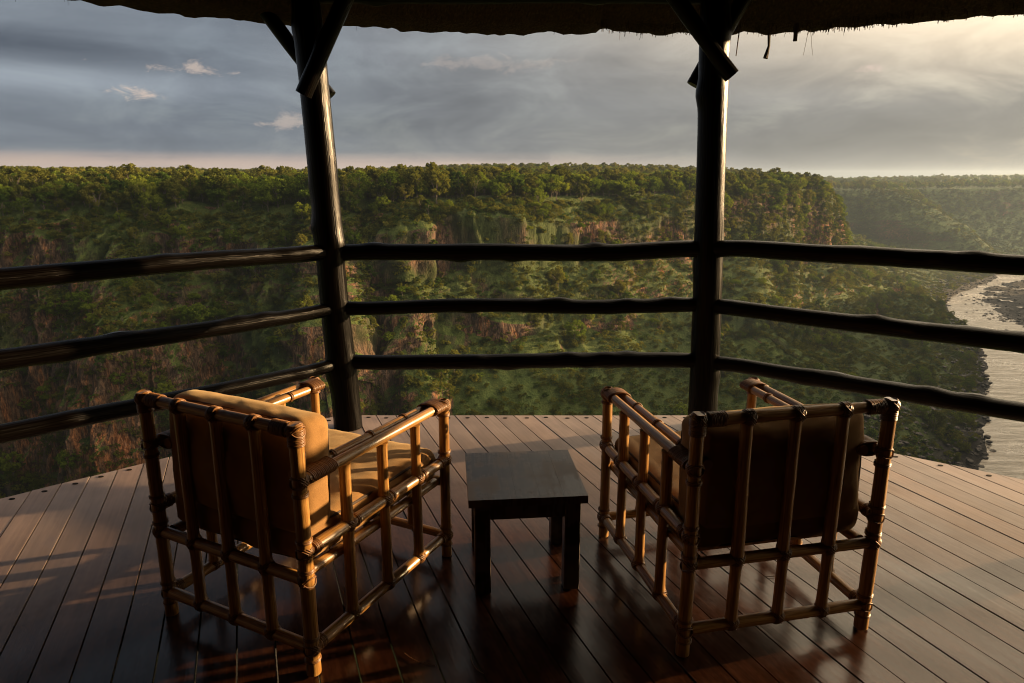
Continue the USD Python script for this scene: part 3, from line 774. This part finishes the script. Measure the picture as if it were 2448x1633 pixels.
# ------------------------------------------------------------------ posts, rails, roof
def post(base, topxy, ztop, seed, label, braces):
    t = thing('wooden_post', label, 'post')
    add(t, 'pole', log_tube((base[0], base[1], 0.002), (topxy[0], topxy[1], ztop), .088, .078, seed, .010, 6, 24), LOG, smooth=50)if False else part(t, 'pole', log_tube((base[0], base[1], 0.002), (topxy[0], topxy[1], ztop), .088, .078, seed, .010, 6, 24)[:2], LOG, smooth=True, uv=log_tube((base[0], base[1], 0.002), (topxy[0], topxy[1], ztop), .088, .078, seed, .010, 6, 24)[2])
    for k, (p0, p1, r) in enumerate(braces):
        add(t, 'brace', log_tube(p0, p1, r, r, seed + 5 + k, .003, 1, 18), LOG)
    return t
post((-1.016, 4.0), (-1.115, 4.0), 2.56, 3, 'dark leaning log post left of the middle railing, behind the left chair', [((-1.111, 3.845, 1.938), (-.722, 3.845, 2.68), .044), ((-1.048, 4.145, 1.96), (-1.576, 4.14, 2.68), .041)])
post((1.180, 4.0), (1.095, 4.0), 2.56, 4, 'dark log post behind the right chair with gleaming right edge', [((1.166, 3.845, 2.03), (.62, 3.845, 2.68), .041), ((1.042, 4.145, 2.02), (1.40, 4.14, 2.68), .045)])
post((-2.70, 2.27), (-2.76, 2.25), 2.56, 5, 'dark log post at the left end of the left railing, outside the view', [])
post((3.10, 2.72), (3.06, 2.72), 2.56, 6, 'dark log post at the right end of the right railing, outside the view', [])

def railing(label, ends, seed):
    t = thing('railing', label, 'railing')
    for k, (p0, p1, r0, r1) in enumerate(ends):
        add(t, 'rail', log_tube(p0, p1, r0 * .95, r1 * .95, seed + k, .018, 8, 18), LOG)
L0, R0, L2, R2 = (-1.035, 4.0), (1.155, 4.0), (-2.70, 2.27), (3.10, 2.72)
railing('three dark log rails between the two posts', [((-1.05, 4, 1.076), (1.14, 4, 1.10), .050, .052), ((-1.03, 4, .754), (1.15, 4, .774), .043, .046), ((-1.02, 4, .424), (1.16, 4, .427), .047, .049)], 40)
railing('three dark log rails running left from the left post', [((-1.05, 3.99, 1.09), (-2.70, 2.27, 1.085), .047, .050), ((-1.03, 3.99, .757), (-2.70, 2.27, .766), .042, .052), ((-1.02, 3.99, .42), (-2.70, 2.27, .438), .041, .046)], 50)
railing('three dark log rails running right from the right post', [((1.13, 3.99, 1.10), (3.10, 2.74, 1.13), .051, .050), ((1.14, 3.99, .775), (3.10, 2.74, .74), .046, .056), ((1.16, 3.99, .42), (3.10, 2.74, .40), .045, .052)], 60)

roof = thing('thatched_roof', 'dark round thatched roof with shaggy eaves over the deck', 'roof')
CX, CY, RE, ZE = 0.55, -.22, 4.82, 2.38
na, nr = 1200, 14
aa = np.linspace(0, 2 * PI, na, endpoint=False)
def eave_z(a):   # slow unevenness of the thatch edge
    return .045 * n1d(a * 2.2, 5) + .02 * n1d(a * 9, 6) + .012 * n1d(a * 38, 8) + .010 * n1d(a * 110, 9)
prof = [(RE + .02, ZE + .02), (RE + .10, ZE + .16), (RE + .02, ZE + .34)] + [(RE * (1 - t), ZE + .34 + 3.55 * t) for t in np.linspace(.08, 1, 8)]
under = [(RE, ZE + .0), (RE - .12, ZE + .05)] + [(RE * (1 - t), ZE + .06 + 3.50 * t) for t in np.linspace(.06, .99, 10)]
full = under[::-1] + prof
V = np.array([[(CX + max(r, .02) * math.sin(a), CY + max(r, .02) * math.cos(a), z + eave_z(np.array([a]))[0] * (r / RE) ** 4 + .012 * n1d(np.array([a * 40 + r * 9]), 7)[0]) for r, z in full] for a in aa])
m_ = len(full)
i, j = np.meshgrid(np.arange(na), np.arange(m_ - 1), indexing='ij')
k0, k1 = (i * m_ + j).ravel(), (((i + 1) % na) * m_ + j).ravel()
part(roof, 'thatch', (V.reshape(-1, 3), np.stack([k0, k1, k1 + 1, k0 + 1], 1)[:, ::-1]), THATCH, smooth=40)
def straws(n, seed, rlo, rhi, len_, drop, a0, a1, thick):
    r_ = np.random.default_rng(seed)
    a = r_.uniform(a0, a1, n); r = r_.uniform(rlo, rhi, n)
    L = r_.uniform(*len_, n)
    ez = eave_z(a)
    dirv = np.stack([np.sin(a), np.cos(a), np.zeros(n)], 1)
    z0 = ZE + .06 + 3.5 * (1 - r / RE) * (r < RE - .1) + ez * (r / RE) ** 4 + r_.uniform(-.005, .05, n)
    p0 = np.stack([CX + dirv[:, 0] * r, CY + dirv[:, 1] * r, z0], 1)
    sl = drop * r_.uniform(.5, 1.5, n)
    d = dirv * np.cos(sl)[:, None] - np.array([0, 0, 1]) * np.sin(sl)[:, None] + r_.normal(0, .10, (n, 3))
    d /= np.linalg.norm(d, axis=1, keepdims=True)
    p1 = p0 + d * L[:, None]
    side = np.cross(d, r_.normal(size=(n, 3))); side /= np.linalg.norm(side, axis=1, keepdims=True)
    s2 = np.cross(d, side)
    w = (thick * r_.uniform(.6, 1.4, n))[:, None]
    A = np.stack([p0 + side * w, p0 - side * w * .5 + s2 * w * .87, p0 - side * w * .5 - s2 * w * .87, p1 + side * w * .7, p1 - side * w * .35 + s2 * w * .6, p1 - side * w * .35 - s2 * w * .6], 1).reshape(-1, 3)
    k = np.arange(n)[:, None] * 6
    F = np.vstack([k + np.array(f) for f in ([0, 1, 4], [0, 4, 3], [1, 2, 5], [1, 5, 4], [2, 0, 3], [2, 3, 5], [3, 4, 5])])
    return A, F
A1 = straws(26000, 1, RE - .11, RE + .05, (.02, .075), 1.25, -.95, .85, .0030)
A2 = straws(9000, 2, RE - .9, RE - .05, (.2, .5), -.42, -.95, .8, .0026)
A3 = straws(160, 3, RE - .05, RE + .05, (.06, .13), 1.4, -.9, .8, .0014)
fr = join([A1, A2, A3])
part(roof, 'fringe', (fr[0], fr[1]), THATCH, kind='stuff')
hang = join([tube([(1.545, 4.42, 2.36), (1.55, 4.42, 2.28), (1.535, 4.42, 2.21)], [.010, .008, .015], 8), tube([(1.36, 4.4, 2.38), (1.35, 4.4, 2.22)], [.004, .003], 5),
             tube([(1.755, 4.35, 2.38), (1.735, 4.35, 2.215)], [.0015, .001], 4), tube([(1.76, 4.35, 2.38), (1.79, 4.35, 2.215)], [.0015, .001], 4), tube([(1.69, 4.38, 2.40), (1.69, 4.38, 2.30)], [.014, .012], 7)])
part(roof, 'hanging_stalk', (hang[0], hang[1]), THATCH)
for p0, p1 in (((-1.115, 4.0, 2.47), (1.095, 4.0, 2.47)), ((-1.115, 4.0, 2.48), (-2.76, 2.25, 2.47)), ((1.095, 4.0, 2.48), (3.06, 2.72, 2.47)), ((-2.76, 2.25, 2.47), (-3.6, .2, 2.47)), ((3.06, 2.72, 2.47), (3.9, .4, 2.47))):
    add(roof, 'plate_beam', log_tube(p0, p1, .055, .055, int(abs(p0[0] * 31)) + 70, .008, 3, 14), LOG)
for a in np.arange(0, 2 * PI, 2 * PI / 18):
    e = (CX + 4.25 * math.sin(a), CY + 4.25 * math.cos(a), ZE + .02 + 3.5 * (1 - 4.25 / RE))
    t_ = (CX + .25 * math.sin(a), CY + .25 * math.cos(a), ZE - .02 + 3.5 * .93)
    add(roof, 'rafter', log_tube(e, t_, .04, .035, int(a * 50) + 90, .006, 2, 10, .12), LOG)

wall = thing('lodge_wall', 'dark timber wall of the lodge closing the deck at the back, outside the view', 'wall')
for nm, ext, ce in (('back_panel', (7.9, .2, 3.2), (.15, -3.12, 1.57)), ('left_return', (.2, 5.2, 2.7), (-3.82, -.41, 1.34)), ('right_return', (.2, 5.0, 2.7), (4.12, -.51, 1.34))):
    m = trimesh.creation.box(ext); m.apply_translation(ce)
    part(wall, nm, m, PLASTER)

# ------------------------------------------------------------------ bamboo armchairs
def pole(p0, p1, r, seed, flare=(0, 0)):
    p0, p1 = np.array(p0, float), np.array(p1, float)
    L = np.linalg.norm(p1 - p0); n = max(10, int(L / .010))
    t = np.linspace(0, 1, n); s = t * L
    r = r * .88 * (1 + .05 * np.random.default_rng(seed + 9).uniform(-1, 1))
    r_ = np.random.default_rng(seed)
    R = r * (1 + .02 * n1d(s * 9 + seed, seed)) * (1.03 - .06 * t)
    x = r_.uniform(.03, .2)
    while x < L:
        R = R * (1 + .040 * np.exp(-((s - x) / .0045) ** 2) - .03 * np.exp(-((s - x - .010) / .004) ** 2))
        x += r_.uniform(.16, .30)
    for e, f in ((s, flare[0]), (L - s, flare[1])):
        if f: R = R * (1 + f * np.exp(-(e / .012) ** 2))
    d = (p1 - p0) / L
    a = np.cross(d, [.3, .5, .8]); a /= np.linalg.norm(a)
    C = p0 + np.outer(t, p1 - p0) + np.outer(.003 * n1d(s * 3, seed + 4), a)
    return tube(C, R, 16)
def coil(c, axis, ra, rb, length, turns, adir=None, w=.0024, seed=0):
    """Cane wound round a pole (or a pair of poles: ra along adir, rb across)."""
    c, axis = np.array(c, float), np.array(axis, float); axis /= np.linalg.norm(axis)
    a = np.array(adir, float) if adir is not None else np.cross(axis, [.37, .21, .77])
    a -= axis * (a @ axis); a /= np.linalg.norm(a); b = np.cross(axis, a)
    n = int(turns * 14) + 1
    th = np.linspace(0, turns * 2 * PI, n)
    r_ = np.random.default_rng(seed + 5)
    z = np.linspace(-length / 2, length / 2, n) + .0008 * np.sin(th * .37 + seed)
    P = c + np.outer(np.cos(th) * (ra * .91 + w * .5), a) + np.outer(np.sin(th) * (rb * .91 + w * .5), b) + np.outer(z, axis)
    P = c + (P - c) * np.array([1, 1, 1.0])
    return tube(P, w, 5, cap=True)
def crossing(c, A, B, r, w=.0022):
    """Diagonal lashings over the joint of two poles."""
    c, A, B = (np.array(x, float) for x in (c, A, B))
    N = np.cross(A, B); out = []
    th = np.linspace(0, 2 * PI, 25)
    for sg in (1, -1):
        dg = (A + sg * B) / math.sqrt(2); pr = (A - sg * B) / math.sqrt(2)
        for o in (-.006, 0, .006):
            P = c + np.outer(np.cos(th) * (r * 1.08 + .001), dg) + np.outer(np.sin(th) * (r + .0010), N) + pr * o * (1 + 0)
            out.append(tube(P, w, 5, cap=False))
    return join(out)
HW, HD = .318, .372
def make_chair(seed0):
    P, B = [], []
    sd = [seed0]
    def pl(name, a, b, r, fl=(0, 0)):
        sd[0] += 1; P.append((name, pole(a, b, r, sd[0], fl)))
    X, Y, Z = np.eye(3)
    def ring(c, axis, r, L=.02, n=4, **kw):
        sd[0] += 1; B.append(coil(c, axis, r, r, L, n, seed=sd[0], **kw))
    def xb(c, a, b, r): B.append(crossing(c, a, b, r))
    for s in (-1, 1):
        pl('back_post', (s * HW, -HD, 0.001), (s * HW, -HD, .812), .0238)
        pl('front_post', (s * HW, HD, 0.001), (s * HW, HD, .648), .0222)
        # arm: two poles side by side
        pl('arm_rail', (s * HW, -HD + .024, .636), (s * HW, HD + .012, .636), .0205)
        pl('arm_rail', (s * (HW - .052), -HD + .024, .634), (s * (HW - .045), HD - .004, .634), .0185)
        B.append(coil((s * (HW - .025), -HD + .082, .635), Y, .0505, .0228, .105, 17, adir=X, w=.0034, seed=sd[0]))
        B.append(coil((s * (HW - .022), HD - .042, .636), Y, .0490, .0228, .070, 14, adir=X, w=.0028, seed=sd[0] + 1))
        xb((s * HW, HD, .634), Y, Z, .025); xb((s * HW, HD + .004, .636), X, Z, .024)
        ring((s * HW, HD, .60), Z, .0240, .012, 3)
        xb((s * HW, -HD, .636), Y, Z, .0242); ring((s * HW, -HD, .595), Z, .0238, .012, 3)
        # side frame
        ys = (-.186, 0.0, .186)
        pl('side_rail', (s * (HW + .004), -HD + .022, .412), (s * (HW + .004), HD - .02, .412), .0215)
        pl('side_rail', (s * HW, -HD + .022, .088), (s * HW, HD - .02, .088), .0215)
        pl('seat_rail', (s * (HW - .032), -HD + .02, .318), (s * (HW - .032), HD - .02, .318), .0205)
        for y in ys:
            pl('side_upright', (s * HW, y, .104), (s * HW, y, .396), .0205, (.16, .16))
            pl('side_upright', (s * HW, y, .428), (s * HW, y, .619), .0205, (.10, .16))
            xb((s * (HW + .004), y, .412), Y, Z, .0225)
            ring((s * (HW + .004), y + .030, .412), Y, .0215, .010, 3)
            ring((s * (HW - .048), y, .634), Y, .0190, .012, 3)
            xb((s * HW, y, .092), Y, Z, .0222)
        for y, a in ((-HD + .035, 1), (HD - .035, -1)):
            ring((s * (HW + .004), y, .412), Y, .0215, .026, 6)
            ring((s * HW, y, .088), Y, .0215, .022, 5)
        for y in (-HD, HD):
            xb((s * HW, y, .412), Y, Z, .0238); xb((s * HW, y, .088), Y, Z, .0238)
            ring((s * HW, y, .448), Z, .0238, .010, 3); ring((s * HW, y, .125), Z, .0238, .010, 3)
            ring((s * HW, y, .05), Z, .0238, .008, 2)
        ring((s * HW, -HD, .770), Z, .0238, .05, 11); ring((s * (HW - .055), -HD, .790), X, .0225, .055, 12)
        xb((s * HW, -HD, .790), X, Z, .0245)
        ring((s * HW, -HD, .352), Z, .0238, .012, 3); xb((s * HW, -HD, .318), X, Z, .0240)
    e = HW - .02
    pl('back_rail', (-HW - .014, -HD, .790), (HW + .014, -HD, .790), .0208)
    pl('back_rail', (-e, -HD, .318), (e, -HD, .318), .0212)
    pl('back_rail', (-e, -HD, .088), (e, -HD, .088), .0222)
    pl('front_rail', (-e, HD, .318), (e, HD, .318), .0215)
    pl('front_rail', (-e, HD, .088), (e, HD, .088), .0205)
    for x in (-.159, 0, .159):
        pl('back_slat', (x, -HD, .334), (x, -HD, .774), .0212, (.12, .14))
        pl('back_slat', (x, -HD, .104), (x, -HD, .303), .0200, (.12, .2))
        ring((x, -HD, .790), X, .0225, .026, 5); xb((x, -HD, .786), X, Z, .0235)
        xb((x, -HD, .318), X, Z, .0232); xb((x, -HD, .090), X, Z, .0225)
        pl('front_upright', (x, HD, .104), (x, HD, .302), .0200, (.15, .2))
    for y in np.linspace(-.26, .26, 5):
        pl('seat_slat', (-e + .03, y, .300), (e - .03, y, .300), .014)
    return P, B
def cushion(parent, name, size, r, loc, tilt, seed, bulge):
    h = np.array(size) / 2
    m = blob_box(h, r, (34, 34, 12), bulge, seed, .0062)
    R = trimesh.transformations.rotation_matrix(math.radians(tilt), [1, 0, 0]); R[:3, 3] = loc
    m.apply_transform(R)
    c = part(parent, name, m, FABRIC, smooth=True)
    # piping along both seams
    for sz in (-1, 1):
        pts = []
        for q in range(97):
            a = q / 96 * 2 * PI
            ca, sa = math.cos(a), math.sin(a)
            ex = .22
            pts.append((math.copysign(abs(ca) ** ex, ca) * (h[0] - .004), math.copysign(abs(sa) ** ex, sa) * (h[1] - .004), sz * (h[2] - r * .50)))
        pts = np.array(pts)
        pts[:, 2] += .003 * n1d(np.arange(97) * .6, seed + 3) ; pts[-1] = pts[0]
        tb = tube(pts, .0052, 6, cap=False)
        V = trimesh.transform_points(tb[0], R)
        add(c, 'piping', (V, tb[1], tb[2]), PIPING)
def build_chair(label, loc, rz, seed):
    t = thing('bamboo_armchair', label, 'armchair', loc, rz)
    UsdGeom.Xformable(t).AddScaleOp().Set(Gf.Vec3f(1.035, 1.035, 1.01))
    CH_P, CH_B = make_chair(seed * 300)
    for nm, tb in CH_P: add(t, nm, tb, BAMBOO, smooth=60) if False else part(t, nm, tb[:2], BAMBOO, smooth=True, uv=tb[2])
    for tb in CH_B: part(t, 'cane_binding', tb[:2], CANE, smooth=True, uv=tb[2])
    cushion(t, 'seat_cushion', (.575, .70, .125), .032, (0, .012, .396), 0, seed, .016)
    cushion(t, 'back_cushion', (.575, .36, .135), .040, (0, -HD + .105, .612 - (.040 if seed == 2 else .008)), 97 - 10, seed + 1, .034)
build_chair('bamboo armchair left of the table, its ochre cushions lit by the sun', (-.735, 2.323, 0.004), -27.0, 1)
build_chair('bamboo armchair right of the table, its back in deep shade', (.795, 2.363, 0.004), 12.0, 2)

# ------------------------------------------------------------------ small table
tab = thing('side_table', 'small square dark wooden table between the two armchairs', 'table', (.04, 2.449, .004), 5.3)
def bevel_box(ext, b):
    import manifold3d as m3
    ex = np.array(ext) / 2
    pts = []
    for s in np.ndindex(2, 2, 2):
        sg = np.array(s) * 2 - 1
        for a in range(3):
            q = ex - b; q[a] = ex[a]
            pts.append(sg * q)
    return trimesh.convex.convex_hull(np.array(pts))
for k in range(5):
    m = bevel_box((.08597, .43, .030), .0003); m.apply_translation((-.172 + k * .086, 0, .375 + .0001 * (-1) ** k)); part(tab, 'tabletop_plank', m, TABLE)
for sx in (-1, 1):
    for sy in (-1, 1):
        m = bevel_box((.058, .058, .360), .003); m.apply_translation((sx * .165, sy * .165, .180)); part(tab, 'leg', m, TABLE)
for k in range(4):
    m = bevel_box((.272, .022, .065), .002); m.apply_translation((0, -.172, .3265))
    m.apply_transform(trimesh.transformations.rotation_matrix(k * PI / 2, [0, 0, 1])); part(tab, 'apron', m, TABLE)

# bits of straw on the boards
for (x, y, a, L), lb in zip(((1.02, 2.36, .3, .07), (-.12, 1.86, -1.1, .10), (-.30, 1.88, -.5, .12)), ('thin straw lying on the boards under the right chair', 'short curved straw on the dark boards below the table', 'thin pale straw on the boards right of the left chair')):
    q = np.linspace(-.5, .5, 7)
    P = np.stack([x + q * L * math.cos(a) - q ** 2 * .04 * math.sin(a), y + q * L * math.sin(a) + q ** 2 * .04, np.full(7, .0042)], 1)
    tb = tube(P, .0014, 5)
    data(part('/World', 'fallen_straw', tb[:2], CANE, smooth=True, uv=tb[2]), label=lb, category='straw')

# ------------------------------------------------------------------ haze
g = G()
HAZE_DENSITY = .000027
vol = g.n('principled_volume', 'volume', color=(.62, .78, .98), density=HAZE_DENSITY, anisotropy=.5)
HZ = g.make('haze_air', volume=vol)
m = trimesh.creation.box([15000, 15000, 310]); m.apply_translation([0, 2500, -45])
data(part('/World', 'haze', m, HZ), kind='stuff', label='thin sunlit haze in the air of the gorge', category='haze')
